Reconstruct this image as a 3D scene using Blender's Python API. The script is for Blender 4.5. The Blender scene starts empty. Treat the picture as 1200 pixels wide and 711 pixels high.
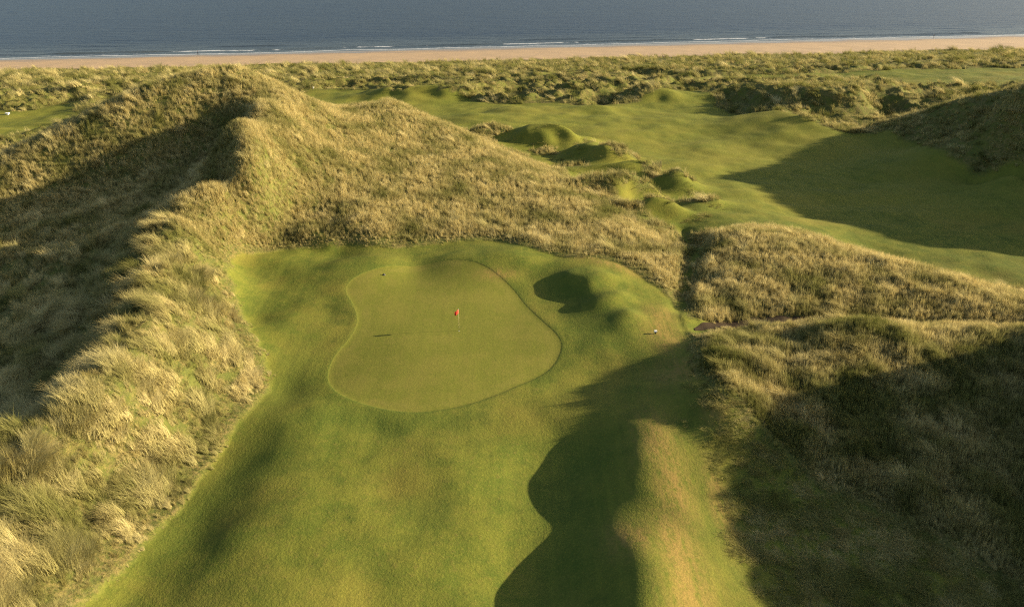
import bpy, math, random
import numpy as np
R = math.radians
rng = np.random.default_rng(7)
random.seed(7)
scene = bpy.context.scene
COL = scene.collection

# ------------------------------------------------------------------ survey
H = 42.0                      # drone height above the sea
F = 900.0                     # focal length in pixels of a 1200 px wide frame
PITCH = R(24.8)
CP, SP = math.cos(PITCH), math.sin(PITCH)

def at(px, py, z):
    """point of height z sighted at photo position px, py"""
    a, u = px - 600.0, 355.5 - py
    y = F*CP + u*SP
    dz = -F*SP + u*CP
    t = (z - H)/dz
    return (a*t, y*t, z)

# sun: from the right, a little beyond the green, low
SUN_EL = R(15.8)
SUN_AZ = math.atan2(7.4, 0.9)          # clockwise from +Y
SUN = np.array([math.sin(SUN_AZ)*math.cos(SUN_EL), math.cos(SUN_AZ)*math.cos(SUN_EL), math.sin(SUN_EL)])

# shoreline (z = 0) and dune foot, as straight lines y = a + b x
S0, S1 = at(0, 69.5, 0), at(1200, 41, 0)
SB = (S1[1]-S0[1])/(S1[0]-S0[0]); SA = S0[1]-SB*S0[0]
F0, F1 = at(0, 82.5, 2.6), at(1200, 57, 2.6)
FB = (F1[1]-F0[1])/(F1[0]-F0[0]); FA = F0[1]-FB*F0[0]

# ------------------------------------------------------------------ heights
PTS = [
# putting green, surround and approach
(480,480,8.0),(480,400,8.2),(480,330,8.4),(600,330,8.5),(640,400,8.1),(400,400,8.0),(330,400,8.2),(300,330,8.7),
(345,303,8.9),(350,291,8.9),(312,297,9.2),(282,312,9.0),(400,305,8.9),(480,314,8.5),(520,300,9.3),(460,303,9.4),(400,306,9.2),(350,309,9.0),(575,297,9.7),(620,302,9.6),(520,288,8.9),(400,293,8.7),(470,293,8.7),(575,283,9.0),(640,303,9.2),(700,312,9.4),(745,325,9.0),
(322,462,7.4),(263,543,7.2),(198,632,7.25),(140,705,7.45),(310,540,7.85),(262,625,7.8),(225,705,7.9),(345,480,8.0),(288,375,8.1),(325,375,8.4),
(330,600,8.2),(450,600,7.9),(450,700,7.8),(310,700,8.2),(560,540,7.8),(560,640,7.5),(560,700,7.4),(400,530,7.8),
(690,540,7.3),(650,560,6.9),(640,620,6.9),(590,660,6.8),(600,705,6.7),(640,660,6.7),(640,705,6.6),(680,600,7.3),(690,650,7.7),(690,705,7.7),(640,500,7.6),(700,450,7.7),
(752,495,9.0),(748,520,9.3),(750,548,9.4),(752,575,9.1),(752,598,8.55),(746,630,9.2),(745,665,9.6),(745,705,9.7),(722,640,8.7),(722,680,8.9),(775,500,9.0),(785,550,9.1),(795,600,8.8),(800,650,8.9),(808,705,9.1),
(825,500,9.2),(830,540,9.0),(842,565,8.6),(870,640,8.1),(900,705,7.9),(1000,700,7.6),(1000,620,7.7),(1150,700,7.6),
(700,345,8.9),(720,360,8.9),(655,345,8.15),(700,390,8.3),(740,380,8.8),(775,430,8.6),(720,420,8.2),
# front right dune
(897,394,9.8),(900,389,10.2),(960,384,10.2),(1000,386,10.4),(1060,388,10.2),(1120,390,10.5),(1200,398,11.0),
(848,450,10.9),(900,470,9.4),(1000,480,8.9),(1100,490,9.1),(1200,500,9.4),(950,540,8.2),(1100,580,8.3),(1200,620,8.3),(836,480,10.4),(824,442,10.2),(812,415,9.3),
# trench with the path, golden field
(830,381,7.9),(860,381,7.6),(865,391,7.9),(838,389,8.0),(815,296,6.0),(900,377,7.4),(1000,376.5,7.5),(1100,378,7.8),(1200,382,8.2),
(900,362,8.0),(1000,360,8.0),(1100,362,8.2),(850,330,8.4),(900,330,8.7),(1000,330,8.7),(1100,345,8.5),
(830,275,8.7),(900,273,9.0),(960,281,9.2),(1060,312,9.1),(1130,338,8.9),(1200,366,8.5),
(1190,320,5.4),(1020,294,5.5),(1100,293,5.2),(1200,297,5.1),
# gap between the dunes
(805,335,8.0),(800,370,8.2),(772,390,8.6),(800,400,8.8),(808,290,6.9),(800,260,6.5),(845,255,7.0),(900,250,6.3),
# far fairway
(700,150,6.8),(780,150,6.4),(830,160,5.7),(860,200,5.2),(800,200,6.2),(900,180,5.3),(1000,240,4.6),(1100,250,4.6),(1000,185,5.3),(1050,210,4.9),(950,220,4.8),
(600,150,7.6),(560,135,7.4),(500,122,6.2),(400,113,5.6),(700,215,6.6),(760,245,6.5),(640,195,6.8),(600,185,6.6),
# right dunes
(1040,145,6.8),(1120,118,14),(1200,100,20),(1100,170,9),(1200,200,9),(1060,172,6.4),(1200,150,14),(1150,150,11.5),(1150,215,5.2),(1200,228,5.0),
(880,106,9),(930,98,12.5),(1000,98,13),(1040,99,12),(1083,114,7.5),(900,132,6),(960,141,6.4),(1036,136,6),
(908,131,8.4),(950,137,9),(985,149,7),
(830,92,6),(1000,89,6),(1200,86,6),(1120,102,6),(900,94,6),
# foredunes
(0,95,6),(400,95,6.5),(600,100,6.5),(800,80,7),(400,80,7),(600,75,7),(1000,72,7),(1200,65,7),(0,86,6),(100,110,6),(500,113,6.2),(700,112,6.5),
(0,140,5),(45,130,5.2),
# left crest
(0,188,14.5),(60,160,17),(130,130,20),(190,98,23),(240,83,24),(275,79,24.2),(310,92,22.6),(345,110,21),(385,130,17),(430,127,16.2),(460,120,16.5),
# basin behind the near ridge
(100,215,12),(200,165,16.2),(150,250,11.3),(60,300,8.9),(110,330,9.6),(0,350,7.3),(55,400,7.8),(0,450,7.6),(0,240,10.4),(60,230,10.9),(0,300,8.6),(230,200,13.6),(262,192,13.6),(270,175,15.0),
# ridge between basin and green
(228,215,13.6),
(300,122,21.6),(277,143,21.4),(297,166,20.3),(294,188,18.6),(250,217,16.5),(221,256,15.3),(198,312,14.3),(182,356,14.2),(170,394,14.0),(137,450,13.5),(75,492,12.9),(8,532,12.4),
(0,600,10.5),(60,640,9.5),(0,700,10),(60,560,10.6),(150,540,9.3),(200,500,9.4),(230,440,10),(250,380,10.4),(230,330,11.6),(265,290,10.6),(320,272,10.2),(240,290,11.6),
# golden face behind the green
(270,232,14.0),(330,256,10.9),(390,279,9.3),(300,287,9.3),(355,268,10.0),(350,200,15),(330,150,19.3),(380,160,16.3),(450,160,14.6),(500,170,13),(450,220,11.8),(550,220,11),(600,240,9.9),(520,265,9.7),(650,265,9.2),(700,282,9.0),(420,260,10.9),
(500,137,14.3),(545,156,12.9),(590,182,11.4),(640,214,10.2),(690,240,9.4),(740,270,9.0),(782,296,8.2),
]
WPTS = [
(-38.5,42,8.2),(-36.5,46,8.6),(-35.5,51,9.0),(-36,56,9.4),(-37.5,62,9.9),(-41,71,10.7),(-43,82,11.7),(-42,89,12.8),(-47,47,6.8),(-45,55,7.2),(-47,63,7.6),(-50,72,8.5),(-51,82,9.9),
  # places outside the picture or hidden behind crests
(110,125,24),(117,108,23),(122,96,17),(115,84,9),(125,160,18),(150,130,22),(110,80,8),(150,90,9),
(-47,150,9),(-30,165,7),(-62,150,7.5),(-20,175,6.3),(-85,130,6),(-100,110,5),(-90,150,5.5),(-70,180,5.2),(-120,150,6),
(-90,80,8),(-80,60,8),(-62,40,7),(-50,25,8),(-110,95,10),(-30,20,9),(-150,100,7),(-10,20,7.6),
(-10,155,7.5),(5,140,6.8),(10,155,6.0),(15,125,6.8),(25,105,6.6),(-5,185,6),(48,92,5.8),(58,82,5.6),
(15,20,8),(30,22,9),(200,200,8),(250,300,7),(-200,250,6),(-250,200,7),(300,360,7),(160,220,8),(-160,200,6),
(0,-50,7),(-150,-50,8),(150,-50,8),(300,100,10),(-300,100,9),(300,-50,9),(-300,-50,9),
# tall dune outside the frame on the right: it shades the right rough
(55,24,19.6),(55,32,19.7),(55,39,19.6),(55,46,19.5),(55,50,19.3),(55,53.5,19.6),(55,57,18.0),(55,59,13.6),(55,62.5,10.8),(54,68,9.0),(64,64,10.5),(62,57,13.5),(62,30,18),(63,42,20),(63,50,17.0),(70,46,16),(70,30,15),(80,45,11),(70,67,10.5),(42,25,10.5),(42,38,11),(43,48,11.5),(44,56,10.4),(80,72,8),(90,40,9),(70,15,12),(55,12,14),
]
C = np.array([at(*p) for p in PTS] + WPTS, float)

def rbf_fit(C, c=2.5):
    n = len(C)
    d = np.sqrt(((C[:, None, :2]-C[None, :, :2])**2).sum(-1) + c*c)
    A = np.zeros((n+3, n+3))
    A[:n, :n] = -d + np.eye(n)*0.25          # light smoothing
    P = np.c_[np.ones(n), C[:, :2]/100]
    A[:n, n:] = P; A[n:, :n] = P.T
    b = np.r_[C[:, 2], 0, 0, 0]
    return np.linalg.solve(A, b)
W = rbf_fit(C)

def rbf(x, y, c=2.5):
    n = len(C)
    out = np.empty(x.size)
    xf, yf = x.ravel(), y.ravel()
    for i in range(0, xf.size, 20000):
        s = slice(i, i+20000)
        d = np.sqrt((xf[s, None]-C[None, :, 0])**2 + (yf[s, None]-C[None, :, 1])**2 + c*c)
        out[s] = -d @ W[:n] + W[n] + W[n+1]*xf[s]/100 + W[n+2]*yf[s]/100
    return out.reshape(x.shape)

def perlin(x, y, seed=0):
    r = np.random.default_rng(seed)
    perm = r.permutation(512); ang = r.random(512)*2*np.pi
    gx, gy = np.cos(ang), np.sin(ang)
    xi, yi = np.floor(x).astype(int), np.floor(y).astype(int)
    xf, yf = x-xi, y-yi
    def g(ix, iy, fx, fy):
        k = perm[(ix + perm[iy & 511]) & 511]
        return gx[k]*fx + gy[k]*fy
    u = xf**3*(xf*(xf*6-15)+10); v = yf**3*(yf*(yf*6-15)+10)
    a = g(xi, yi, xf, yf); b = g(xi+1, yi, xf-1, yf)
    c = g(xi, yi+1, xf, yf-1); d = g(xi+1, yi+1, xf-1, yf-1)
    return ((a+(b-a)*u)*(1-v) + (c+(d-c)*u)*v)*1.5
def fbm(x, y, seed=0, o=4, g=0.5):
    s = 0; a = 1
    for k in range(o):
        s = s + a*perlin(x*2**k+17.3*k, y*2**k+9.1*k, seed+k); a *= g
    return s
def sstep(a, b, x):
    t = np.clip((x-a)/(b-a), 0, 1); return t*t*(3-2*t)

def poly(pts):  # survey list -> world xy
    return np.array([at(*p)[:2] for p in pts])
def sdist(x, y, P):
    """signed distance to polygon, positive inside"""
    sh = x.shape; x = x.ravel(); y = y.ravel()
    best = np.full(x.size, 1e18); ins = np.zeros(x.size, bool)
    n = len(P)
    for i in range(n):
        ax, ay = P[i]; bx, by = P[(i+1) % n]
        ex, ey = bx-ax, by-ay
        t = np.clip(((x-ax)*ex+(y-ay)*ey)/(ex*ex+ey*ey+1e-12), 0, 1)
        best = np.minimum(best, (x-ax-t*ex)**2 + (y-ay-t*ey)**2)
        if ay != by:
            cr = ((ay > y) != (by > y)) & (x < ex*(y-ay)/ey + ax)
            ins ^= cr
    d = np.sqrt(best)
    return np.where(ins, d, -d).reshape(sh)
def smooth_closed(P, it=2):
    for _ in range(it):
        Q = np.roll(P, -1, 0)
        P = np.stack([P*.75+Q*.25, P*.25+Q*.75], 1).reshape(-1, 2)
    return P

GREEN = smooth_closed(poly([(x, y, 8.25) for x, y in [(407,338),(420,329),(461,318),(501,314),(545,314),(575,323),(602,338),(616,355),(636,375),(655,392),(660,405),(650,424),(633,436),(602,449),(590,455),(545,472),(500,480),(470,480),(430,472),(400,460),(385,445),(383,430),(392,412),(408,397),(418,383),(420,370),(413,355),(406,346)]]))
NEAR = smooth_closed(np.array([at(x, y, z)[:2] for x, y, z in [(110,715,7.3),(200,610,7.1),(260,530,7.1),(300,478,7.3),(319,455,7.5),(305,415,8.0),(285,370,8.5),(266,328,8.9),(275,306,9),(310,295,9),(350,290,8.9),(400,290,8.8),(462,291,8.9),(480,289,9),(525,283,9.1),(575,279,9.2),(603,285,9.2),(640,300,9.2),(690,303,9.3),(722,303,9.4),(760,325,9.0),(790,350,8.3),(800,375,8.2),(812,395,8.7),(806,425,9),(812,455,9),(850,490,8.8),(920,545,8.2),(1040,605,7.9),(1200,692,7.7)]] + [(36,22),(20,10),(-20,10),(-25,26)]), 1)
FARW = smooth_closed(np.array([at(x, y, z)[:2] for x, y, z in [(340,106,5.6),(420,105,5.8),(470,108,6),(520,111,6),(570,122,6.3),(640,121,6.2),(700,128,5.8),(760,122,6),(800,108,6),(830,116,6),(850,134,5.8),(905,143,6),(960,158,6),(1000,163,6),(1045,160,6.3),(1080,180,6),(1120,205,5.4),(1200,222,5)]] + [(95,112),(100,90),(70,86),(58,80),(50,86)] + [at(x, y, z)[:2] for x, y, z in [(960,277,7.5),(900,268,7.5),(830,266,7.4),(790,262,6.5),(740,250,6.7),(690,228,6.8),(640,200,6.5),(590,175,6.5),(540,155,6.4),(480,132,6.2),(400,126,5.9),(340,126,5.6)]]), 1)
STRIP = smooth_closed(poly([(x, y, 6) for x, y in [(800,93),(860,89),(960,87),(1080,82),(1260,78),(1280,100),(1200,103),(1120,106),(1090,103),(1040,96),(930,96),(860,98)]]), 1)
LEFTF = smooth_closed(poly([(x, y, 5.1) for x, y in [(-60,128),(0,131),(40,130),(75,124),(95,120),(85,140),(20,160),(-60,170)]]), 1)
MOUNDW = smooth_closed(poly([(x, y, 6.6) for x, y in [(585,170),(620,155),(700,170),(770,200),(850,235),(840,262),(790,262),(740,250),(690,228),(640,205)]]), 1)

# mounds on the far fairway edge: px, py, z, height, radius x, radius y
MOUNDS = [(630,164,6.5,2.4,5.0,4.5),(662,167,6.5,2.8,5,3.5),(690,180,6.4,2.2,4,3),(716,188,6.4,2.8,4.5,3.5),(748,205,6.4,2.0,5.5,3),(700,206,6.4,.9,6,2.5),(792,219,6.3,2.8,4,2.5),(738,232,6.5,3.0,4.0,2.2),(705,236,6.6,2.0,4,2),(762,250,6.6,2.2,4,2),(830,240,6.4,1.0,3.5,2.5),(575,160,6.6,1.6,3.5,3),
 (470,112,6,2.6,9,5),(530,112,6,2.6,8,5),(770,118,6,2.4,8,5),(690,132,6,1.2,9,6),(600,132,6.2,1.4,8,6),(905,131,6.5,2.0,5,4),
 (694,330,9,0.8,3.0,2.2),(672,322,9,0.3,1.6,1.2),(712,350,9,0.45,2.6,1.6),(728,372,9,.35,1.6,1.6),
 (460,121,15.5,1.3,3,3),(846,425,10,0.7,2.5,2.5),(1010,400,10,0.8,3,2.5),(925,400,10,-0.9,3,2.5),
 (1040,300,6,-0.5,8,6)]
MW = [(*at(a, b, z)[:2], h, rx, ry) for a, b, z, h, rx, ry in MOUNDS]

# rough-topped knolls standing in the mowing: px, py, z, radius
ROUGHB = [(640,176,6.4,2.5),(674,195,6.4,2.6),(766,208,6.4,2.6),(822,238,6.3,2.8),(600,178,6.8,3.2),(690,215,6.5,2.4),(694,174,6.4,3.2),(728,186,6.4,3.4),(796,216,6.3,2.6),(740,230,6.5,3.6),(705,233,6.6,3.4),(575,160,6.6,4),(556,170,7,4),(770,246,6.6,2.6),(655,160,6.5,2.0),(470,111,6,5),(540,112,6,6),(905,129,6.4,4)]
RB = [(*at(a, b, z)[:2], r) for a, b, z, r in ROUGHB]
PATHL = np.array([at(*p)[:2] for p in [(814,386,8.2),(835,381.5,7.8),(865,380,7.5),(900,377.5,7.4),(950,376.5,7.5),(1000,376.5,7.6),(1050,377,7.7),(1100,378,7.9),(1150,380,8.1),(1200,382,8.3),(1260,385,8.5)]])
TRAIL = np.array([at(*p)[:2] for p in [(803,384,8.5),(799,360,8.2),(802,335,8.0),(812,312,7.5),(820,296,6.9),(808,282,6.7),(800,268,6.5)]])
def path_dist(x, y, L=None):
    L = PATHL if L is None else L
    best = np.full(x.shape, 1e9)
    for (ax, ay), (bx, by) in zip(L[:-1], L[1:]):
        ex, ey = bx-ax, by-ay
        t = np.clip(((x-ax)*ex+(y-ay)*ey)/(ex*ex+ey*ey), 0, 1)
        best = np.minimum(best, np.hypot(x-ax-t*ex, y-ay-t*ey))
    return best
# narrow crests
RIDGES = [([(272,150,19),(240,188,14.5),(190,215,13),(130,235,11.8),(60,258,10.8),(0,275,10)],.6,1.7),
 ([(213,240,14.6),(170,257,12.5),(120,285,10.8),(85,300,10),(30,297,9.6),(0,292,9.5)],.55,1.7),
 ([(250,222,15.8),(300,240,13.0),(345,262,10.8),(390,279,9.6)],.6,1.5)]
RW = [(np.array([at(*p)[:2] for p in L]), h, w) for L, h, w in RIDGES]
def line_dist(x, y, L):
    best = np.full(x.shape, 1e9)
    for (ax, ay), (bx, by) in zip(L[:-1], L[1:]):
        ex, ey = bx-ax, by-ay
        t = np.clip(((x-ax)*ex+(y-ay)*ey)/(ex*ex+ey*ey), 0, 1)
        best = np.minimum(best, np.hypot(x-ax-t*ex, y-ay-t*ey))
    return best
def smin(a, b, k):
    h = np.clip(0.5+0.5*(b-a)/k, 0, 1)
    return b*(1-h)+a*h-k*h*(1-h)

def masks(x, y):
    m = {}
    wob = fbm(x/3.1, y/3.1, 41, 3)*0.55 + perlin(x/1.1, y/1.1, 45)*0.2
    m['gd'] = sdist(x, y, GREEN)
    m['nd'] = sdist(x, y, NEAR) + wob*0.7
    far = np.maximum.reduce([sdist(x, y, FARW), sdist(x, y, STRIP), sdist(x, y, LEFTF)])
    m['fd'] = far + fbm(x/9, y/9, 47, 3)*1.6
    for bx, by, r in RB:
        m['fd'] = np.minimum(m['fd'], np.hypot(x-bx, (y-by)*1.2) - r*(1+.5*perlin(x/2.3, y/2.3, 49)))
    m['pd'] = path_dist(x, y); m['td'] = path_dist(x, y, TRAIL)
    ys, yf = SA+SB*x, FA+FB*x
    foot = yf + fbm(x/14, y/14, 51, 3)*5.0
    m['beach'] = sstep(-1.5, 1.5, y-foot)
    m['bt'] = (y-foot)/np.maximum(ys-foot, 5)
    mown = np.maximum(sstep(-0.25, 0.35, m['nd']), sstep(-0.6, 0.6, m['fd']))
    m['mown'] = mown*(1-m['beach'])
    m['rough'] = (1-mown)*(1-m['beach'])*sstep(0, .4, m['pd']-.62-.8*sstep(21, 17, x)*sstep(72, 69, y))*sstep(.15, .85, m['td']+.45*perlin(x/1.4, y/1.4, 191)+.1)
    return m

def height(x, y, m):
    z = rbf(x, y)
    wx, wy = x+1.6*perlin(x/5, y/5, 5), y+1.2*perlin(x/5, y/5, 6)
    for cx, cy, h, rx, ry in MW:
        r2 = ((wx-cx)/rx)**2 + ((wy-cy)/ry)**2
        z = z + h*1.15*np.exp(-r2)
    for L, h, w in RW:
        z = z + h*np.exp(-(line_dist(wx, wy, L)/w)**2)
    # hummocks in the rough
    soft = sstep(0.0, 4.0, -np.maximum(m['nd'], m['fd']))
    hum = np.abs(fbm(x/4.5, y/4.5, 3, 3))*0.9 - 0.25
    face = sstep(70, 85, y)*sstep(-36, -30, x)*sstep(150, 130, y)
    z = z + soft*hum*(0.62-.34*np.maximum(face, sstep(72, 90, y)))
    # gentle undulation of the mown ground
    z = z + (1-soft)*fbm(x/11, y/9, 9, 2)*0.26*sstep(0, 3, -m['gd']) + (1-soft)*perlin(x/2.4, y/2.4, 19)*.05*sstep(0, 2, -m['gd']) + (1-soft)*sstep(95, 115, y)*fbm(x/19, y/13, 15, 3)*.38
    # foredunes: wind-parallel hummocky ridges
    foot = FA+FB*x
    fo = sstep(150, 190, y-SB*x+0.10*x)*sstep(-1, 5, foot-y)*soft
    a = math.atan(SB); ca, sa = math.cos(a), math.sin(a)
    us, vs = x*ca+y*sa, -x*sa+y*ca
    rid = 1-np.abs(fbm(us/26, vs/15, 21, 4))*1.9
    lump = np.abs(fbm(us/7, vs/4.5, 27, 3))
    z = z + fo*(2.6*(rid-0.45) + 1.9*(lump-0.25))
    fc = sstep(150, 190, y-SB*x+0.10*x)
    cap = 2.2 + .068*np.clip(foot-y, 0, 400)
    z = np.where(fc > 0, smin(z, cap + .9*(lump-.3)*sstep(4, 30, foot-y), 1.2)*fc + z*(1-fc), z)
    z = z - .25*np.exp(-(m['pd']/1.4)**2)*sstep(13.5, 17, x) - .55*np.exp(-(m['td']/1.2)**2)*sstep(69, 73, y)
    # beach
    bt = np.clip(m['bt'], -1, 1.6)
    zb = 2.6*(1-bt) - 0.4*sstep(1.0, 1.6, bt)*4
    z = z*(1-m['beach']) + zb*m['beach']
    return z

# lip round the green's surround: rough stands a little higher than the mowing
def add_detail(x, y, z, m):
    nd = m['nd']
    z = z + 0.16*sstep(0.25, -0.3, nd)*sstep(-6, -0.5, nd)
    z = z + 0.05*sstep(0.3, -0.3, m['gd'])*sstep(-3, -0.3, m['gd'])
    return z

# ------------------------------------------------------------------ terrain grid
ND = 760
u = np.concatenate([[-14, -7, -3.5, -2.0, -1.4], np.linspace(-1.05, 1.25, ND), [1.6, 2.2, 3.6, 7, 14]])
yy = [-80, -50, -30, -12, 4]
yv = 14.0
while yv < 500:
    yy.append(yv); yv += max(0.16, 0.0034*(yv+20))
yy = np.array(yy)
Y = np.repeat(yy[:, None], u.size, 1)
X = u[None, :]*np.maximum(Y+20, 22)
M = masks(X, Y)
Z = add_detail(X, Y, height(X, Y, M), M)
far_out = sstep(1.5, 3.0, np.abs(u))[None, :]
Z = Z*(1-far_out*(1-M['beach'])) + 7*far_out*(1-M['beach'])
NR, NC = X.shape

def grid_normals(X, Y, Z):
    du = np.stack([np.gradient(X, axis=1), np.gradient(Y, axis=1), np.gradient(Z, axis=1)], -1)
    dv = np.stack([np.gradient(X, axis=0), np.gradient(Y, axis=0), np.gradient(Z, axis=0)], -1)
    n = np.cross(du, dv); n /= np.linalg.norm(n, axis=-1, keepdims=True)+1e-12
    return n
N = grid_normals(X, Y, Z)

def ground_z(x, y):
    """bilinear height of the finished ground"""
    x = np.asarray(x, float); y = np.asarray(y, float)
    j = np.clip(np.searchsorted(yy, y)-1, 0, NR-2)
    fy = (y-yy[j])/(yy[j+1]-yy[j])
    def row(jj):
        uu = x/np.maximum(yy[jj]+20, 22)
        i = np.clip(np.searchsorted(u, uu)-1, 0, NC-2)
        fx = (uu-u[i])/(u[i+1]-u[i])
        return Z[jj, i]*(1-fx)+Z[jj, i+1]*fx
    return row(j)*(1-fy)+row(j+1)*fy
def sight(px, py):
    """where the sight line through a photo position meets the ground"""
    a, uu = px-600.0, 355.5-py
    dx, dy, dz = a, F*CP+uu*SP, -F*SP+uu*CP
    t = np.linspace(15, 520, 6000)/dy
    g = H+dz*t-ground_z(dx*t, dy*t)
    k = int(np.argmax(g < 0))
    return dx*t[k], dy*t[k], float(ground_z(dx*t[k], dy*t[k]))

# ------------------------------------------------------------------ node helpers
def mat(name):
    m = bpy.data.materials.new(name); m.use_nodes = True
    nt = m.node_tree; nt.nodes.clear()
    out = nt.nodes.new('ShaderNodeOutputMaterial')
    return m, nt, out
class NT:
    def __init__(s, nt): s.nt = nt
    def n(s, t, **k):
        nd = s.nt.nodes.new(t)
        for a, v in k.items(): setattr(nd, a, v)
        return nd
    def link(s, a, b): s.nt.links.new(a, b)
    def val(s, sock, v):
        if hasattr(v, 'is_linked') or hasattr(v, 'links'): s.link(v, sock)
        else: sock.default_value = v
    def attr(s, name, typ='GEOMETRY'):
        nd = s.n('ShaderNodeAttribute', attribute_name=name, attribute_type=typ); return nd.outputs['Fac']
    def pos(s):
        return s.n('ShaderNodeNewGeometry').outputs['Position']
    def noise(s, scale, detail=3, rough=0.55, vec=None, sx=None):
        nd = s.n('ShaderNodeTexNoise'); nd.inputs['Scale'].default_value = scale
        nd.inputs['Detail'].default_value = detail; nd.inputs['Roughness'].default_value = rough
        v = vec or s.pos()
        if sx:
            mp = s.n('ShaderNodeMapping'); mp.inputs['Scale'].default_value = sx[:3]
            if len(sx) > 3: mp.inputs['Rotation'].default_value = (0, 0, sx[3])
            s.link(v, mp.inputs['Vector']); v = mp.outputs['Vector']
        s.link(v, nd.inputs['Vector']); return nd.outputs['Fac']
    def mr(s, x, a, b, c=0.0, d=1.0, smooth=True):
        nd = s.n('ShaderNodeMapRange'); nd.interpolation_type = 'SMOOTHSTEP' if smooth else 'LINEAR'
        s.val(nd.inputs['Value'], x)
        for k, v in zip(('From Min', 'From Max', 'To Min', 'To Max'), (a, b, c, d)): nd.inputs[k].default_value = v
        return nd.outputs['Result']
    def mix(s, f, a, b, mode='MIX'):
        nd = s.n('ShaderNodeMix', data_type='RGBA', blend_type=mode)
        s.val(nd.inputs[0], f)
        for i, v in ((6, a), (7, b)):
            if isinstance(v, tuple): nd.inputs[i].default_value = (*v, 1)
            else: s.link(v, nd.inputs[i])
        return nd.outputs[2]
    def math(s, op, a, b=0.0):
        nd = s.n('ShaderNodeMath', operation=op); s.val(nd.inputs[0], a); s.val(nd.inputs[1], b); return nd.outputs[0]
    def bump(s, h, strength, dist):
        nd = s.n('ShaderNodeBump'); nd.inputs['Strength'].default_value = strength; nd.inputs['Distance'].default_value = dist
        s.link(h, nd.inputs['Height']); return nd.outputs['Normal']
    def bsdf(s, color, rough=0.9, spec=0.15, normal=None, **k):
        nd = s.n('ShaderNodeBsdfPrincipled')
        s.val(nd.inputs['Base Color'], (*color, 1) if isinstance(color, tuple) else color)
        s.val(nd.inputs['Roughness'], rough); nd.inputs['Specular IOR Level'].default_value = spec
        if normal is not None: s.link(normal, nd.inputs['Normal'])
        for a, v in k.items(): s.val(nd.inputs[a], v)
        return nd

# turf: all mown and unmown ground
def turf_material():
    m, nt, out = mat('turf'); s = NT(nt)
    gd, worn, rough, dark_green = s.attr('gd'), s.attr('worn'), s.attr('rough'), s.attr('dark_green')
    n_big = s.noise(0.09, 4, 0.6); n_mid = s.noise(0.45, 4, 0.6); n_sm = s.noise(2.6, 5, 0.65); n_fine = s.noise(11, 3, 0.7)
    fair = s.mix(s.mr(n_mid, .38, .60), (.070, .092, .014), (.112, .120, .019))
    fair = s.mix(s.mr(n_big, .45, .68), fair, (.138, .122, .023))
    fair = s.mix(s.math('MULTIPLY', s.mr(n_sm, .52, .72), .45), fair, (.16, .118, .035))
    fair = s.mix(s.mr(s.noise(.21, 5, .65), .50, .68, 0, .75), fair, (.052, .070, .012))
    fair = s.mix(s.mr(s.noise(.95, 5, .7), .54, .70, 0, .5), fair, (.060, .072, .014))
    fair = s.mix(s.math('MULTIPLY', dark_green, .8), fair, (.060, .088, .014))
    grn = s.mix(s.mr(s.noise(0.33, 4, .6), .38, .62), (.114, .120, .019), (.140, .133, .025))
    grn = s.mix(s.math('MULTIPLY', s.mr(n_sm, .45, .7), .35), grn, (.175, .145, .036))
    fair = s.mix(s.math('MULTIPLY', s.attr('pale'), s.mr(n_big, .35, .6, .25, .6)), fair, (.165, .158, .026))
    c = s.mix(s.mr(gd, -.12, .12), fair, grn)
    ring = s.math('MULTIPLY', s.mr(gd, -.55, -.35), s.mr(gd, -.1, -.3, 0, 1))
    ring = s.math('MULTIPLY', s.mr(gd, -.35, -.1), s.mr(gd, .12, -.06))
    c = s.mix(s.math('MULTIPLY', s.math('MULTIPLY', ring, .38), s.mr(n_mid, .3, .6, .3, 1)), c, (.055, .085, .016))
    r2 = s.math('MULTIPLY', s.mr(gd, .35, .7), s.mr(gd, 1.6, 1.0))
    c = s.mix(s.math('MULTIPLY', s.math('MULTIPLY', r2, .3), s.mr(n_mid, .35, .65, .2, 1)), c, (.18, .155, .038))
    lines = s.noise(1.6, 4, .65, sx=(1.6, .22, 1, -.06))
    wn = s.math('MULTIPLY', worn, s.mr(s.math('ADD', s.math('MULTIPLY', n_sm, .7), lines), .56, .98))
    c = s.mix(wn, c, (.215, .145, .044))
    so = s.mix(s.mr(n_sm, .38, .62), (.055, .060, .018), (.15, .115, .045))
    so = s.mix(s.mr(n_mid, .42, .66), so, (.075, .085, .022))
    c = s.mix(rough, c, so)
    c = s.mix(s.math('MAXIMUM', s.mr(n_fine, .35, .75, 0, .55), s.mr(s.noise(5, 4, .7), .5, .75, 0, .5)), c, (.038, .048, .010))
    mow = s.noise(1.0, 3, .6, sx=(1.5, .05, 1, -.03))
    c = s.mix(s.mr(mow, .42, .62, 0, .16), c, (.14, .150, .022))
    gr = s.noise(7, 2, .8)
    c = s.mix(s.mr(gr, .50, .72, 0, .38), c, (.18, .168, .030))
    h = s.math('ADD', s.math('MULTIPLY', n_sm, .55), s.math('MULTIPLY', gr, .45))
    hh = s.math('MULTIPLY', h, s.math('ADD', s.mr(gd, -.1, .1, .8, .35), rough))
    b = s.bsdf(c, .95, .06, s.bump(hh, .75, .12))
    nt.links.new(b.outputs[0], out.inputs[0]); return m

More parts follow.
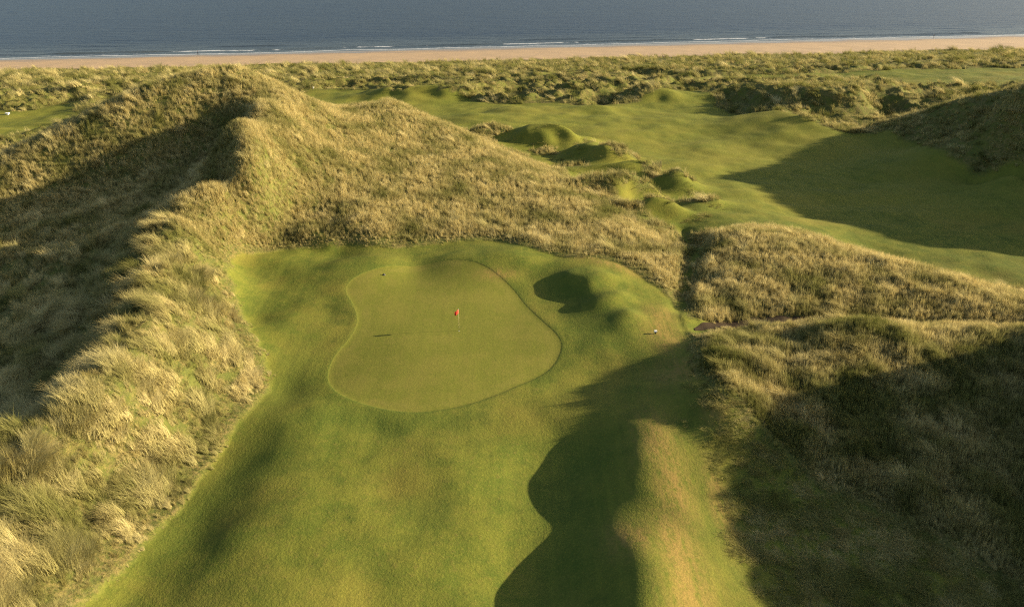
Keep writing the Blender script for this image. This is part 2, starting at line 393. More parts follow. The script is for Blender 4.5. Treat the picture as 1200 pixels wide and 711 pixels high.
def beach_material():
    m, nt, out = mat('beach_sand'); s = NT(nt)
    wet = s.attr('wet')
    c = s.mix(s.noise(0.12, 4, .6, sx=(.35, 1.6, 1, -math.atan(SB))), (.24, .165, .092), (.30, .21, .118))
    c = s.mix(s.mr(s.noise(0.6, 4), .55, .75, 0, .5), c, (.20, .135, .08))
    c = s.mix(wet, c, (.12, .10, .082))
    b = s.bsdf(c, s.mr(wet, 0, 1, .9, .28), .3, s.bump(s.noise(1.5, 4), .4, .1))
    nt.links.new(b.outputs[0], out.inputs[0]); return m
TURF, SAND = turf_material(), beach_material()

# attribute fields
def field(px, py, z, rx, ry, rot=0):
    cx, cy, _ = at(px, py, z); c, s_ = math.cos(rot), math.sin(rot)
    dx, dy = X-cx, Y-cy
    return np.exp(-(((dx*c+dy*s_)/rx)**2 + ((-dx*s_+dy*c)/ry)**2))
worn = np.zeros_like(X)
for f in [(775,388,8.6,1.8,3.2),(785,400,8.7,1.8,2.5),(775,372,8.4,1.5,2.5),(770,520,9.1,1.5,4.5),(790,570,8.8,1.5,4.5),(792,640,9.0,1.5,4.5),(808,700,9.2,1.6,4),(725,310,9.3,3.2,1.2,-.35),(690,303,9.2,2.5,.8),(740,318,9.0,2,1,-.4),(835,500,8.6,.8,2.5),(845,590,8.3,.9,4),(585,325,8.5,2.2,1),(740,640,8,1.5,2),(800,440,8.8,2.5,3)]:
    worn = np.maximum(worn, field(*f))
dark_green = np.zeros_like(X)  # soft patches of darker, greener turf
for f in [(690,650,6.5,4,7),(690,540,7,3.5,5),(655,345,7.9,2.5,3),(700,390,7.9,2.5,3),(270,560,8,2.5,9,-.45),(340,440,8.1,2.5,7),(600,350,8.3,1.5,5,-.3),(450,320,8.5,9,1.2),(660,215,6.5,7,6),(720,225,6.5,7,5),(930,620,7.8,8,8),(560,120,6,14,6),(420,490,7.9,8,2)]:
    dark_green = np.maximum(dark_green, field(*f)*.9)
wet = sstep(.62, .98, M['bt']+.10*fbm(X/30, Y/6, 171, 3))
ATTR = {'pale': sstep(100, 122, Y)*sstep(240, 200, Y), 'gd': M['gd'], 'worn': np.clip(worn, 0, 1)*1.0, 'rough': M['rough'], 'dark_green': dark_green, 'wet': wet}

def grid_object(name, sel, material, kind='structure'):
    """part of the terrain sheet whose faces are selected"""
    j, i = np.nonzero(sel)
    q = np.stack([j*NC+i, j*NC+i+1, (j+1)*NC+i+1, (j+1)*NC+i], 1)
    ids, inv = np.unique(q, return_inverse=True); inv = inv.reshape(q.shape)
    me = bpy.data.meshes.new(name)
    co = np.stack([X.ravel()[ids], Y.ravel()[ids], Z.ravel()[ids]], 1)
    me.vertices.add(len(ids)); me.vertices.foreach_set('co', co.ravel().astype(np.float32))
    nf = len(q)
    me.loops.add(nf*4); me.loops.foreach_set('vertex_index', inv.ravel().astype(np.int32))
    me.polygons.add(nf); me.polygons.foreach_set('loop_start', np.arange(0, nf*4, 4, dtype=np.int32))
    me.update(calc_edges=True)
    me.polygons.foreach_set('use_smooth', np.ones(nf, bool))
    for k, a in ATTR.items():
        at_ = me.attributes.new(k, 'FLOAT', 'POINT'); at_.data.foreach_set('value', a.ravel()[ids].astype(np.float32))
    me.normals_split_custom_set_from_vertices(N.reshape(-1, 3)[ids].tolist())
    me.materials.append(material)
    o = bpy.data.objects.new(name, me); COL.objects.link(o); o['kind'] = kind
    return o

def cellavg(A): return (A[:-1, :-1]+A[1:, :-1]+A[:-1, 1:]+A[1:, 1:])/4
cg, cn, cf, cb = cellavg(M['gd']), cellavg(M['nd']), cellavg(M['fd']), cellavg(M['beach'])
s_green = cg > 0
s_near = (cn > 0) & ~s_green
s_beach = (cb > .5)
s_far = (cf > 0) & ~s_near & ~s_green & ~s_beach
s_dune = ~(s_green | s_near | s_far | s_beach)
grid_object('putting_green', s_green, TURF)
grid_object('fairway', s_near, TURF)
grid_object('fairway', s_far, TURF)
grid_object('dunes', s_dune, TURF)
grid_object('beach', s_beach, SAND)

# ------------------------------------------------------------------ sea
def sheet(name, P, material, attrs=None):
    nr, nc = P.shape[:2]
    me = bpy.data.meshes.new(name)
    me.vertices.add(nr*nc); me.vertices.foreach_set('co', P.reshape(-1).astype(np.float32))
    j, i = np.meshgrid(np.arange(nr-1), np.arange(nc-1), indexing='ij')
    q = np.stack([j*nc+i, j*nc+i+1, (j+1)*nc+i+1, (j+1)*nc+i], -1).reshape(-1, 4)
    me.loops.add(q.size); me.loops.foreach_set('vertex_index', q.ravel().astype(np.int32))
    me.polygons.add(len(q)); me.polygons.foreach_set('loop_start', np.arange(0, q.size, 4, dtype=np.int32))
    me.update(calc_edges=True); me.polygons.foreach_set('use_smooth', np.ones(len(q), bool))
    for k, a in (attrs or {}).items():
        t = me.attributes.new(k, 'FLOAT', 'POINT'); t.data.foreach_set('value', a.ravel().astype(np.float32))
    me.materials.append(material)
    o = bpy.data.objects.new(name, me); COL.objects.link(o); return o

def sea_material():
    m, nt, out = mat('sea_water'); s = NT(nt)
    sh, foam = s.attr('shallow'), s.attr('foam')
    rot = -math.atan(SB)
    c = s.mix(sh, (.007, .014, .028), (.046, .058, .062))
    c = s.mix(s.mr(s.noise(.02, 3, .5, sx=(.25, 1.5, 1, rot)), .35, .65, 0, .35), c, (.013, .021, .029))
    fn = s.noise(.7, 5, .65, sx=(.5, 1.3, 1, rot))
    f = s.mr(s.math('ADD', foam, s.math('MULTIPLY', s.math('SUBTRACT', fn, .5), 1.4)), .5, .75)
    f = s.math('MULTIPLY', f, s.mr(foam, .05, .3))
    c = s.mix(f, c, (.34, .36, .38))
    h = s.math('ADD', s.noise(.10, 4, .6, sx=(.35, 1.6, 1, rot)), s.math('MULTIPLY', s.noise(.5, 4, .6, sx=(.45, 1.4, 1, rot)), .35))
    b = s.bsdf(c, s.mr(f, 0, 1, .34, .9), .08, s.bump(h, .8, 1.2))
    nt.links.new(b.outputs[0], out.inputs[0]); return m
xs = np.concatenate([[-9000, -4000, -1500, -800], np.linspace(-450, 600, 500), [900, 1600, 4000, 9000]])
off = np.concatenate([np.arange(-8, 70, .45), np.geomspace(70.5, 9000, 90)])
OX, OO = np.meshgrid(xs, off)
nrm = math.sqrt(1+SB*SB)
SX, SY = OX - SB/nrm*OO*0, SA+SB*OX+OO*nrm
wig = fbm(SX/60, SX*0+1.7, 61, 3)*3.0 + fbm(SX/18, SY/40, 63, 2)*.8
d = OO + wig
seg = fbm(SX/70, SY*0+.3, 71, 2)                       # which stretch of a wave breaks
def crest(d0, w): return np.exp(-((d-d0)/w)**2)
brk = sstep(-.15, .25, seg)
sw = .55*crest(13, 1.6)*(1-.6*brk) + .45*crest(27+wig, 2.2)*sstep(-.2, .5, fbm(SX/90, SY*0+4, 77, 2)) + .25*crest(41, 2.6)*sstep(0, .5, fbm(SX/80, SY*0+9, 79, 2)) + .12*fbm(SX/20, d/5, 81, 3)*sstep(0, 12, d)
SZ = 0.03 + sw*sstep(-2, 6, d) 
foam = np.maximum.reduce([1.0*crest(2.0, 1.3), .6*crest(6.5, .9)*sstep(-.4, .1, fbm(SX/40, SY*0+6, 83, 2)), .85*np.exp(-((d-11.5)/1.3)**2)*sstep(.0, .5, seg+.35*fbm(SX/9, SY*0+2, 87, 2)), .35*sstep(12, 3, d)*sstep(-3, 0, d)])
shallow = sstep(70, 2, d)*.9
sea = sheet('sea', np.stack([SX, SY, SZ], -1), sea_material(), {'foam': foam, 'shallow': shallow})
sea['kind'] = 'structure'

# ------------------------------------------------------------------ footpath in the trench
def path_material():
    m, nt, out = mat('path_gravel_shade'); s = NT(nt)
    c = s.mix(s.noise(3, 5, .7), (.026, .019, .012), (.046, .034, .022))  # dark path ground, darkened further to stand in for the trench's shade
    b = s.bsdf(c, 1.0, .03, s.bump(s.noise(9, 4), .6, .05)); nt.links.new(b.outputs[0], out.inputs[0]); return m
pc = PATHL
tt = np.linspace(0, len(pc)-1, 120)
px_, py_ = np.interp(tt, range(len(pc)), pc[:, 0]), np.interp(tt, range(len(pc)), pc[:, 1])
ww = np.linspace(-1, 1, 9)
PX = np.repeat(px_[:, None], 9, 1); PY = py_[:, None] + ww[None, :]*np.interp(np.linspace(0, 1, 120), [0, .06, .2, .3, 1], [.3, .9, 1.15, .8, .75])[:, None]
PY = PY + perlin(PX/1.5, PY/1.5, 90)*.15
po = sheet('path', np.stack([PX, PY, ground_z(PX, PY)+.03+.03*(1-ww[None, :]**2)], -1), path_material()); po['kind'] = 'structure'

# ------------------------------------------------------------------ grass
def blade(V, Fc, tip, x, y, az, h, lean, w, curl):
    """one arching blade, three segments"""
    ca, sa = math.cos(az), math.sin(az)
    b = len(V); n = 3
    wx, wy = -sa*w/2, ca*w/2
    # face across the bend
    for k in range(n+1):
        t = k/n
        r = lean*h*(t**1.0*(1-curl) + curl*t*t)
        zz = h*(t - 0.42*curl*t*t*min(1.2, lean+.3))
        s = (1-t*0.85)
        if k < n:
            V.append((x+ca*r-wx*s, y+sa*r-wy*s, zz)); V.append((x+ca*r+wx*s, y+sa*r+wy*s, zz)); tip += [t, t]
        else:
            V.append((x+ca*r, y+sa*r, zz)); tip.append(1.0)
    for k in range(n-1):
        Fc.append((b+2*k, b+2*k+1, b+2*k+3, b+2*k+2))
    Fc.append((b+2*(n-1), b+2*(n-1)+1, b+2*n))

def tuft(kind, r):
    V, Fc, tip = [], [], []
    if kind == 'marram':          # tall arching clump combed by the wind
        for _ in range(46):
            a = r.uniform(0, 6.283); q = .26*math.sqrt(r.random())
            az = r.gauss(0, .9); h = r.uniform(.55, 1.05)
            blade(V, Fc, tip, q*math.cos(a), q*math.sin(a), az, h, r.uniform(.25, .95), r.uniform(.016, .03), r.uniform(.4, .9))
    elif kind == 'tussock':       # big swept clump
        for _ in range(120):
            a = r.uniform(0, 6.283); q = .45*math.sqrt(r.random())
            az = r.gauss(0, .55); h = r.uniform(.7, 1.35)
            blade(V, Fc, tip, q*math.cos(a), q*math.sin(a), az, h, r.uniform(.5, 1.2), r.uniform(.016, .03), r.uniform(.5, .95))
    elif kind == 'stalk':         # slim sheaf of seeding stalks
        for _ in range(16):
            a = r.uniform(0, 6.283); q = .12*math.sqrt(r.random())
            blade(V, Fc, tip, q*math.cos(a), q*math.sin(a), r.gauss(0, 1.2), r.uniform(.65, 1.15), r.uniform(.05, .35), r.uniform(.016, .028), r.uniform(.3, .7))
    elif kind == 'upright':       # seeding fescue, stiff pale stalks
        for _ in range(36):
            a = r.uniform(0, 6.283); q = .32*math.sqrt(r.random())
            blade(V, Fc, tip, q*math.cos(a), q*math.sin(a), r.uniform(0, 6.283), r.uniform(.45, 1.0), r.uniform(.05, .4), r.uniform(.014, .026), r.uniform(.2, .6))
    elif kind == 'mat':           # collapsed thatch
        for _ in range(46):
            a = r.uniform(0, 6.283); q = .42*math.sqrt(r.random())
            blade(V, Fc, tip, q*math.cos(a), q*math.sin(a), r.gauss(0, 1.5), r.uniform(.18, .45), r.uniform(.7, 2.2), r.uniform(.018, .032), r.uniform(.4, .9))
    else:                         # low green turf tuft
        for _ in range(40):
            a = r.uniform(0, 6.283); q = .36*math.sqrt(r.random())
            blade(V, Fc, tip, q*math.cos(a), q*math.sin(a), r.uniform(0, 6.283), r.uniform(.10, .26), r.uniform(.2, .9), r.uniform(.018, .03), r.uniform(.3, .7))
    return V, Fc, tip
rr = random.Random(5)
KINDS = ['marram', 'marram', 'upright', 'upright', 'mat', 'mat', 'short', 'tussock', 'stalk']
TUFTS = [tuft(k, rr) for k in KINDS]

def grass_material():
    m, nt, out = mat('grass_blades'); s = NT(nt)
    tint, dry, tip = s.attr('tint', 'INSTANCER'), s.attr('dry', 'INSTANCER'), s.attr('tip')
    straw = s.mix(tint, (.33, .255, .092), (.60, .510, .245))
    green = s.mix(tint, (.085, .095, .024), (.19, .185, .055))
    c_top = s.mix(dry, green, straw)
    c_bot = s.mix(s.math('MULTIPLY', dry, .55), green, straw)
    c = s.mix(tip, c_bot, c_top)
    d = s.n('ShaderNodeBsdfDiffuse'); t = s.n('ShaderNodeBsdfTranslucent')
    s.link(c, d.inputs[0]); s.link(c, t.inputs[0])
    mx = s.n('ShaderNodeMixShader'); mx.inputs[0].default_value = .36
    s.link(d.outputs[0], mx.inputs[1]); s.link(t.outputs[0], mx.inputs[2])
    s.link(mx.outputs[0], out.inputs[0]); return m
GRASS = grass_material()

def grass_nodes():
    ng = bpy.data.node_groups.new('scatter_tufts', 'GeometryNodeTree')
    ng.interface.new_socket('Geometry', in_out='INPUT', socket_type='NodeSocketGeometry')
    ng.interface.new_socket('Geometry', in_out='OUTPUT', socket_type='NodeSocketGeometry')
    N_ = ng.nodes.new; L = ng.links.new
    gi, go = N_('NodeGroupInput'), N_('NodeGroupOutput')
    def named(name, dt):
        a = N_('GeometryNodeInputNamedAttribute'); a.data_type = dt; a.inputs['Name'].default_value = name; return a.outputs['Attribute']
    def pick(k):
        c = N_('FunctionNodeCompare'); c.data_type = 'INT'; c.operation = 'EQUAL'
        L(named('tuft', 'INT'), c.inputs[2]); c.inputs[3].default_value = k
        sp = N_('GeometryNodeSeparateGeometry'); sp.domain = 'POINT'
        L(gi.outputs[0], sp.inputs['Geometry']); L(c.outputs[0], sp.inputs['Selection'])
        return sp.outputs['Selection']
    join = N_('GeometryNodeJoinGeometry')
    for k in range(len(KINDS)-1, -1, -1):
        g2i = N_('GeometryNodeGeometryToInstance'); L(pick(k), g2i.inputs[0]); L(g2i.outputs[0], join.inputs[0])
    iop = N_('GeometryNodeInstanceOnPoints')
    L(pick(-1), iop.inputs['Points']); L(join.outputs[0], iop.inputs['Instance'])
    iop.inputs['Pick Instance'].default_value = True
    L(named('which', 'INT'), iop.inputs['Instance Index'])
    e = N_('FunctionNodeEulerToRotation'); L(named('turn', 'FLOAT_VECTOR'), e.inputs[0]); L(e.outputs[0], iop.inputs['Rotation'])
    L(named('size', 'FLOAT_VECTOR'), iop.inputs['Scale'])
    L(iop.outputs[0], go.inputs[0])
    return ng
NG = grass_nodes()

def grass_object(name, P, which, turn, size, tint, dry, label, cat):
    """points of the tufts plus the tuft shapes in one mesh; the nodes set a tuft on every point"""
    n = len(P)
    V = [tuple(p) for p in P]; tu = [-1]*n; Fc = []; tip = [0.0]*n
    for k, (v, f, t) in enumerate(TUFTS):
        b = len(V); V += v; tu += [k]*len(v); tip += t
        Fc += [tuple(b+i for i in q) for q in f]
    me = bpy.data.meshes.new(name); me.from_pydata(V, [], Fc)
    m = len(V)
    def put(nm, typ, arr, prop='value'):
        a = me.attributes.new(nm, typ, 'POINT'); a.data.foreach_set(prop, np.ascontiguousarray(arr).ravel())
    pad = lambda a: np.r_[a, np.zeros((m-n,)+a.shape[1:], a.dtype)]
    put('tuft', 'INT', np.array(tu, np.int32)); put('tip', 'FLOAT', np.array(tip, np.float32))
    put('which', 'INT', pad(which.astype(np.int32))); put('tint', 'FLOAT', pad(tint.astype(np.float32))); put('dry', 'FLOAT', pad(dry.astype(np.float32)))
    put('turn', 'FLOAT_VECTOR', pad(turn.astype(np.float32)), 'vector'); put('size', 'FLOAT_VECTOR', pad(size.astype(np.float32)), 'vector')
    me.materials.append(GRASS)
    o = bpy.data.objects.new(name, me); COL.objects.link(o)
    md = o.modifiers.new('scatter', 'NODES'); md.node_group = NG
    o['label'] = label; o['category'] = cat; o['kind'] = 'stuff'
    return o

def scatter(sel_w, dens):
    """random points: dens = mean tufts per terrain cell, weighted"""
    lam = sel_w*dens
    k = rng.poisson(np.clip(lam, 0, 8))
    j, i = np.nonzero(k); rep = k[j, i]
    j, i = np.repeat(j, rep), np.repeat(i, rep)
    a, b = rng.random(len(j)), rng.random(len(j))
    x = (X[j, i]*(1-a)+X[j, i+1]*a)*(1-b) + (X[j+1, i]*(1-a)+X[j+1, i+1]*a)*b
    y = Y[j, i]*(1-b)+Y[j+1, i]*b
    z = (Z[j, i]*(1-a)+Z[j, i+1]*a)*(1-b) + (Z[j+1, i]*(1-a)+Z[j+1, i+1]*a)*b
    return np.stack([x, y, z], 1)

cw = cellavg(M['rough'])
cX, cY, cZ = cellavg(X), cellavg(Y), cellavg(Z)
inview = (np.abs(u[:-1]+.5*np.diff(u))[None, :] < .80) & (cY > 14)
nearness = np.hypot(cX, cY)
patch = fbm(cX/2.6, cY/2.6, 101, 3)
clump = sstep(-.35, .45, patch)

def grow(name, region, dens, label, cat, mixw, size0, dry0, far=False):
    fine = mixw[8] > 4
    holes = (.3+.7*sstep(-.25, .2, cellavg(fbm(X/17, Y/8, 201, 3)))) if far else 1.0
    P = scatter((region & inview)*cw*holes*((.75+.25*clump) if fine else (.28+.72*clump)), dens)
    n = len(P); x, y = P[:, 0], P[:, 1]
    which = rng.choice(len(KINDS), n, p=np.array(mixw)/sum(mixw))
    which = np.where((which == 7) & (fbm(x/2.6, y/2.6, 101, 3) < .05), 4, which)
    comb = fbm(x/7, y/7, 111, 2)
    az = 2.7 + comb*1.6 + rng.normal(0, .35, n)
    turn = np.stack([rng.normal(0, .08, n), rng.normal(0, .08, n), az], 1)
    cl = fbm(x/2.6, y/2.6, 101, 3)
    s = size0*(.75+.5*rng.random(n))*(1+(.15 if fine else .38)*np.clip(cl, -.8, .8))
    nd = -np.maximum(-50, sdist(x, y, NEAR)) if not far else np.full(n, 9.0)
    edge = sstep(-.2, 2.8, nd)
    s = s*(.26+.74*edge)
    pdn = path_dist(x, y); s = s*(1-.4*sstep(2.0, .8, path_dist(x, y, TRAIL))); pyl = np.interp(x, PATHL[:, 0], PATHL[:, 1]); s = s*(1-.66*sstep(3.4, 1.6, pdn)*(y < pyl)*(x > 12))*(1-.3*sstep(1.2, .6, pdn))
    if far:
        s = s*np.clip(np.hypot(x, y)/170, 1, 1.5)
    size = np.stack([s*(1.0 if not far else 1.35), s*(1.0 if not far else 1.35), s*(.85+.3*rng.random(n))], 1)
    tint = np.clip(.5+(.28 if fine else .45)*fbm(x/1.7, y/1.7, 121, 3)+rng.normal(0, .24 if fine else .16, n), 0, 1)
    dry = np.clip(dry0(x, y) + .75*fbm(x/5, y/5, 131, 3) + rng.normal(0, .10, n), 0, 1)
    print(name, n)
    tint = np.clip(tint+.3*(which == 7), 0, 1); size[which == 7] *= 1.2
    return grass_object(name, P, which, turn, size, tint, dry, label, cat)

foreline = cY-SB*cX+.10*cX
r_fore = (foreline > 168)
r_right = (cX > 11) & ~r_fore
r_left = ~r_fore & ~r_right
r_rfar = r_right & (cY > 100)
r_rnear = r_right & (cY <= 100)
r_face = r_left & (cY > 78) & (cX > -36-.1*(cY-78))
r_crest = r_left & ~r_face & (cY > 84)
r_left = r_left & ~r_crest
grow('marram_grass', r_left & ~r_face, 1.0, 'long swept marram grass tussocks on the dune ridge left of the green', 'dune grass', [4, 4, 2, 2, 4, 4, 1.5, 4.5, 3], .90, lambda x, y: .55-.22*np.exp(-((x+29)**2+(y-72)**2)/120))
grow('straw_grass', r_face, 2.6, 'dense straw coloured grass covering the dune face behind the green', 'dune grass', [.8, .8, 2, 2, 1, 1, .8, .1, 12], .80, lambda x, y: .74+0*x)
grow('crest_grass', r_crest, 1.9, 'dry grass on the walls of the shaded bowl left of the dune summit', 'dune grass', [2, 2, 3, 3, 2, 2, 1, .5, 9], .85, lambda x, y: .68+0*x)
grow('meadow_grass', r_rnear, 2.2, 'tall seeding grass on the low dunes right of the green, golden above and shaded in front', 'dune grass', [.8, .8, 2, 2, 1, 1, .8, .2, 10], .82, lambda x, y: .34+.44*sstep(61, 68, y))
grow('dune_grass', r_rfar, 1.0, 'rough grass on the dunes bordering the far fairway at the right', 'dune grass', [2, 2, 3, 3, 2, 2, 1, .5, 5], 1.0, lambda x, y: .5+0*x, True)
grow('foredune_grass', r_fore, .7, 'tufted green and straw grass on the hummocky foredunes along the beach', 'dune grass', [4, 4, 2, 2, 2, 2, 2, 1, 3], 1.0, lambda x, y: .36+.45*fbm(x/16, y/9, 161, 2), True)

# short rough: bottom right of the mowing, and a frayed fringe along its edge
cnd = cellavg(M['nd'])
semi = np.maximum(.7*sstep(-1.5, 1, sdist(cX, cY, MOUNDW))*sstep(-.1, .35, cellavg(fbm(X/3.5, Y/3.5, 143, 3))), sstep(13.2, 16.5, cX+.9*cellavg(fbm(X/2, Y/2, 141, 3)))*sstep(57, 53, cY), sstep(1.0, 0.1, cnd))*((cnd > -.2) | (cf > 0))
P = scatter(semi*inview*(.4+.6*clump), .75)
n = len(P); x, y = P[:, 0], P[:, 1]
sc = .55+.6*rng.random(n)
print('short', n)
grass_object('short_rough', P, rng.choice([6, 6, 6, 4, 5], n), np.stack([rng.normal(0, .1, n), rng.normal(0, .1, n), rng.random(n)*6.28], 1), np.stack([sc, sc, sc*.75], 1),
    np.clip(.45+.4*fbm(x/1.7, y/1.7, 121, 3)+rng.normal(0, .15, n), 0, 1), np.clip(.25+.5*fbm(x/4, y/4, 151, 3)+rng.normal(0, .1, n), 0, 1),
    'short shaded rough grass at the lower right beside the mown strip, thinning along the fringe', 'rough grass')

# ------------------------------------------------------------------ small things
def simple(name, color, rough=.6, spec=.3):
    m, nt, out = mat(name); s = NT(nt)
    c = s.mix(s.mr(s.noise(14, 3), .35, .7, 0, .35), color, tuple(v*.72 for v in color))
    b = s.bsdf(c, rough, spec); nt.links.new(b.outputs[0], out.inputs[0]); return m
def lathe(prof, seg=14):
    V, Fc = [], []
    for r_, z_ in prof:
        for k in range(seg):
            a = 6.28318*k/seg; V.append((r_*math.cos(a), r_*math.sin(a), z_))
    for j in range(len(prof)-1):
        for k in range(seg):
            Fc.append((j*seg+k, j*seg+(k+1) % seg, (j+1)*seg+(k+1) % seg, (j+1)*seg+k))
    Fc.append(tuple(range(seg))[::-1]); Fc.append(tuple((len(prof)-1)*seg+k for k in range(seg)))
    return V, Fc
def mesh_obj(name, V, Fc, m, parent=None, smooth=True):
    me = bpy.data.meshes.new(name); me.from_pydata([tuple(v) for v in V], [], Fc); me.update()
    if smooth: me.polygons.foreach_set('use_smooth', np.ones(len(me.polygons), bool))
    me.materials.append(m)
    o = bpy.data.objects.new(name, me); COL.objects.link(o); o.parent = parent
    return o
def thing(name, loc, label, cat, group=None):
    o = bpy.data.objects.new(name, None); COL.objects.link(o); o.location = loc
    o.empty_display_size = .2
    o['label'] = label; o['category'] = cat
    if group: o['group'] = group
    return o

# flagstick in its hole
fx, fy, fz = sight(538, 388)
flag = thing('flagstick', (fx, fy, fz), 'red flag on a thin pole standing in the hole on the putting green', 'golf flag')
WHITE = simple('white_paint', (.75, .74, .70)); RED = simple('red_cloth', (.34, .022, .010), .8)
DARK = simple('dark_metal', (.03, .03, .03)); POLE = simple('pole_paint', (.50, .42, .22)); POLED = simple('pole_black', (.045, .045, .04))
V, Fc = lathe([(.013, .55), (.012, 1.4), (.010, 2.3)]); mesh_obj('pole', V, Fc, POLE, flag)
V, Fc = lathe([(.014, -.1), (.014, .55)]); mesh_obj('pole_base', V, Fc, POLED, flag)
V, Fc = lathe([(.0, 2.3), (.022, 2.31), (.026, 2.33), (.016, 2.35), (.0, 2.355)]); mesh_obj('finial', V, Fc, WHITE, flag)
V, Fc = [], []
nx, nz = 14, 9
for side in (0, 1):
    for a in range(nx+1):
        for b in range(nz+1):
            t = a/nx
            x = -.012 - .44*t; y = .075*math.sin(t*7.5+b*.12)*t + (.004 if side else -.004)
            z = 1.88 + .40*b/nz - .09*t*t + .02*math.sin(t*6)
            V.append((x, y, z))
n0 = (nx+1)*(nz+1)
for side in (0, 1):
    for a in range(nx):
        for b in range(nz):
            q = [side*n0+a*(nz+1)+b, side*n0+(a+1)*(nz+1)+b, side*n0+(a+1)*(nz+1)+b+1, side*n0+a*(nz+1)+b+1]
            Fc.append(tuple(q if side == 0 else q[::-1]))
rim = [(a, 0) for a in range(nx)] + [(nx, b) for b in range(nz)] + [(a, nz) for a in range(nx, 0, -1)] + [(0, b) for b in range(nz, 0, -1)]
for (a, b), (c, d_) in zip(rim, rim[1:]+rim[:1]):
    i0, i1 = a*(nz+1)+b, c*(nz+1)+d_; Fc.append((i1, i0, n0+i0, n0+i1))
ca, sa = math.cos(.85), math.sin(.85)
V = [(a*ca-b*sa, a*sa+b*ca, c) for a, b, c in V]
mesh_obj('flag_cloth', V, Fc, RED, flag)
V, Fc = lathe([(.054, -.10), (.054, .006), (.060, .006), (.060, -.10)], 24); mesh_obj('hole_cup', V, Fc, WHITE, flag)

# white marker post beside the worn path
def marker(px, py, label, h=.34, w=.12, cat='marker post', base=DARK):
    x, y, z = sight(px, py)
    t = thing('marker_post', (x, y, z), label, cat)
    def box(x0, x1, y0, y1, z0, z1, bev=.02):
        V, Fc = [], []
        rings = [(z0, 0), (z1-bev, 0), (z1, bev)]
        for zz, i_ in rings:
            V += [(x0+i_, y0+i_, zz), (x1-i_, y0+i_, zz), (x1-i_, y1-i_, zz), (x0+i_, y1-i_, zz)]
        for k in range(2):
            for q in range(4): Fc.append((k*4+q, k*4+(q+1) % 4, k*4+4+(q+1) % 4, k*4+4+q))
        Fc.append((8, 9, 10, 11)); Fc.append((3, 2, 1, 0))
        return V, Fc
    V, Fc = box(-w/2, w/2, -w/2, w/2, -.1, h*.55); mesh_obj('post', V, Fc, base, t, False)
    V, Fc = box(-w*1.1, w*1.1, -w*.75, w*.75, h*.55, h); mesh_obj('cap', V, Fc, WHITE, t, False)
    return t
marker(768, 391, 'small white marker on the worn sandy patch right of the putting green')
marker(9, 134.5, 'white tee box marker on the bright fairway at the far left edge', .45, .4, 'marker post', WHITE)
marker(367, 104, 'tiny white marker by the foredunes right of the dune summit', .45, .2, 'marker post', WHITE)

# sprinkler cap at the back left edge of the green
x, y, z = sight(450, 322.5)
sp = thing('sprinkler_head', (x, y, z), 'small dark sprinkler head at the back left edge of the putting green', 'sprinkler')
V, Fc = lathe([(.15, -.05), (.16, .03), (.14, .05), (.06, .06), (.055, .15), (.04, .17), (0, .17)], 18); mesh_obj('body', V, Fc, DARK, sp)
V, Fc = lathe([(.17, -.05), (.19, .012), (.165, .02)], 18); mesh_obj('rim', V, Fc, simple('rubber', (.06, .055, .05)), sp)

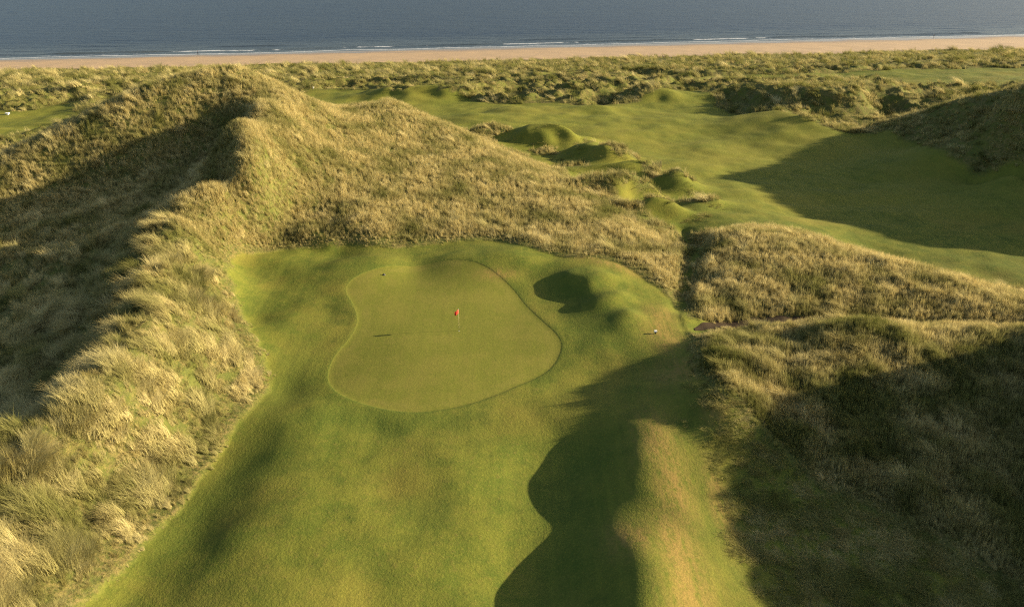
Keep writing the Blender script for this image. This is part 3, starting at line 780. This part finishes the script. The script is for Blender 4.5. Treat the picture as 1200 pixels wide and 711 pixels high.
# walkers on the beach
def person(px, py, label, coat, legs, stride, face):
    x, y, z = sight(px, py)
    t = thing('person', (x, y, z), label, 'person', None); t.rotation_euler[2] = face
    joints = {'pelvis': (0, 0, .92, .15), 'chest': (.02, 0, 1.28, .18), 'neck': (.03, 0, 1.47, .065), 'head': (.05, 0, 1.60, .10), 'crown': (.05, 0, 1.70, .085),
     'hipL': (0, .09, .88, .10), 'kneeL': (.16*stride, .1, .48, .065), 'ankL': (.22*stride, .1, .09, .045), 'toeL': (.22*stride+.16, .1, .04, .04),
     'hipR': (0, -.09, .88, .10), 'kneeR': (-.04*stride, -.1, .48, .065), 'ankR': (-.28*stride, -.1, .10, .045), 'toeR': (-.28*stride+.15, -.1, .04, .04),
     'shL': (.02, .18, 1.40, .07), 'elL': (-.10*stride, .24, 1.12, .05), 'haL': (-.08*stride, .25, .86, .04),
     'shR': (.02, -.18, 1.40, .07), 'elR': (.10*stride, -.24, 1.12, .05), 'haR': (.22*stride, -.24, .88, .04)}
    ed = [('pelvis','chest'),('chest','neck'),('neck','head'),('head','crown'),('pelvis','hipL'),('hipL','kneeL'),('kneeL','ankL'),('ankL','toeL'),('pelvis','hipR'),('hipR','kneeR'),('kneeR','ankR'),('ankR','toeR'),('chest','shL'),('shL','elL'),('elL','haL'),('chest','shR'),('shR','elR'),('elR','haR')]
    k = list(joints)
    me = bpy.data.meshes.new('body'); me.from_pydata([joints[a][:3] for a in k], [(k.index(a), k.index(b)) for a, b in ed], [])
    o = bpy.data.objects.new('body', me); COL.objects.link(o); o.parent = t
    o.modifiers.new('skin', 'SKIN'); o.modifiers.new('sub', 'SUBSURF').levels = 1; o.modifiers['sub'].render_levels = 1
    for i, a in enumerate(k):
        sv = me.skin_vertices[0].data[i]; sv.radius = (joints[a][3],)*2; sv.use_root = (i == 0)
    m, nt, out = mat('clothing'); s = NT(nt)
    sep = s.n('ShaderNodeSeparateXYZ'); tc = s.n('ShaderNodeTexCoord'); s.link(tc.outputs['Object'], sep.inputs[0])
    c = s.mix(s.mr(sep.outputs[2], .86, .90), legs, coat); c = s.mix(s.mr(sep.outputs[2], 1.47, 1.50), c, (.42, .26, .19))
    b = s.bsdf(c, .9, .1); nt.links.new(b.outputs[0], out.inputs[0]); me.materials.append(m)
    V, Fc = lathe([(.0, 1.78), (.07, 1.765), (.112, 1.70), (.118, 1.63), (.10, 1.60)], 14)
    h = mesh_obj('hair', [(a+.035, b_, c_) for a, b_, c_ in V], Fc, simple('hair', (.03, .02, .015), .8), t)
    return t
person(232, 64.5, 'dark clothed walker on the beach at the water edge above the dune summit', (.025, .03, .045), (.02, .02, .025), 1.0, 0.2)
person(1094, 44.5, 'dark clothed walker alone on the sand at the far right of the beach', (.05, .03, .03), (.02, .025, .04), .7, 3.0)

# ------------------------------------------------------------------ light, camera
wd = bpy.data.worlds.new('World'); scene.world = wd; wd.use_nodes = True
nt = wd.node_tree; bg = nt.nodes['Background']
sky = nt.nodes.new('ShaderNodeTexSky'); sky.sky_type = 'NISHITA'; sky.sun_disc = False
sky.sun_elevation = SUN_EL; sky.sun_rotation = SUN_AZ; sky.altitude = 20; sky.dust_density = 2.0; sky.ozone_density = .6
nt.links.new(sky.outputs[0], bg.inputs[0]); bg.inputs[1].default_value = .06
sl = bpy.data.lights.new('sun', 'SUN'); sl.energy = 4.6; sl.angle = R(.5); sl.color = (1, .83, .56)
so = bpy.data.objects.new('sun', sl); COL.objects.link(so)
from mathutils import Vector
so.rotation_euler = Vector(SUN).to_track_quat('Z', 'Y').to_euler(); so.location = (60, 20, 60)

cd = bpy.data.cameras.new('camera'); cam = bpy.data.objects.new('camera', cd); COL.objects.link(cam)
cam.location = (0, 0, H); cam.rotation_euler = (math.pi/2-PITCH, 0, 0)
cd.sensor_width = 36; cd.lens = 36*F/1200; cd.clip_end = 20000; cd.clip_start = .5
scene.camera = cam
scene.render.resolution_x, scene.render.resolution_y = 1024, 606
scene.view_settings.view_transform = 'Standard'; scene.view_settings.look = 'None'
scene.view_settings.gamma = 1; scene.view_settings.exposure = 2.0
scene.cycles.use_denoising = False
scene.cycles.filter_width = 1.25
scene.cycles.sample_clamp_indirect = 3.0
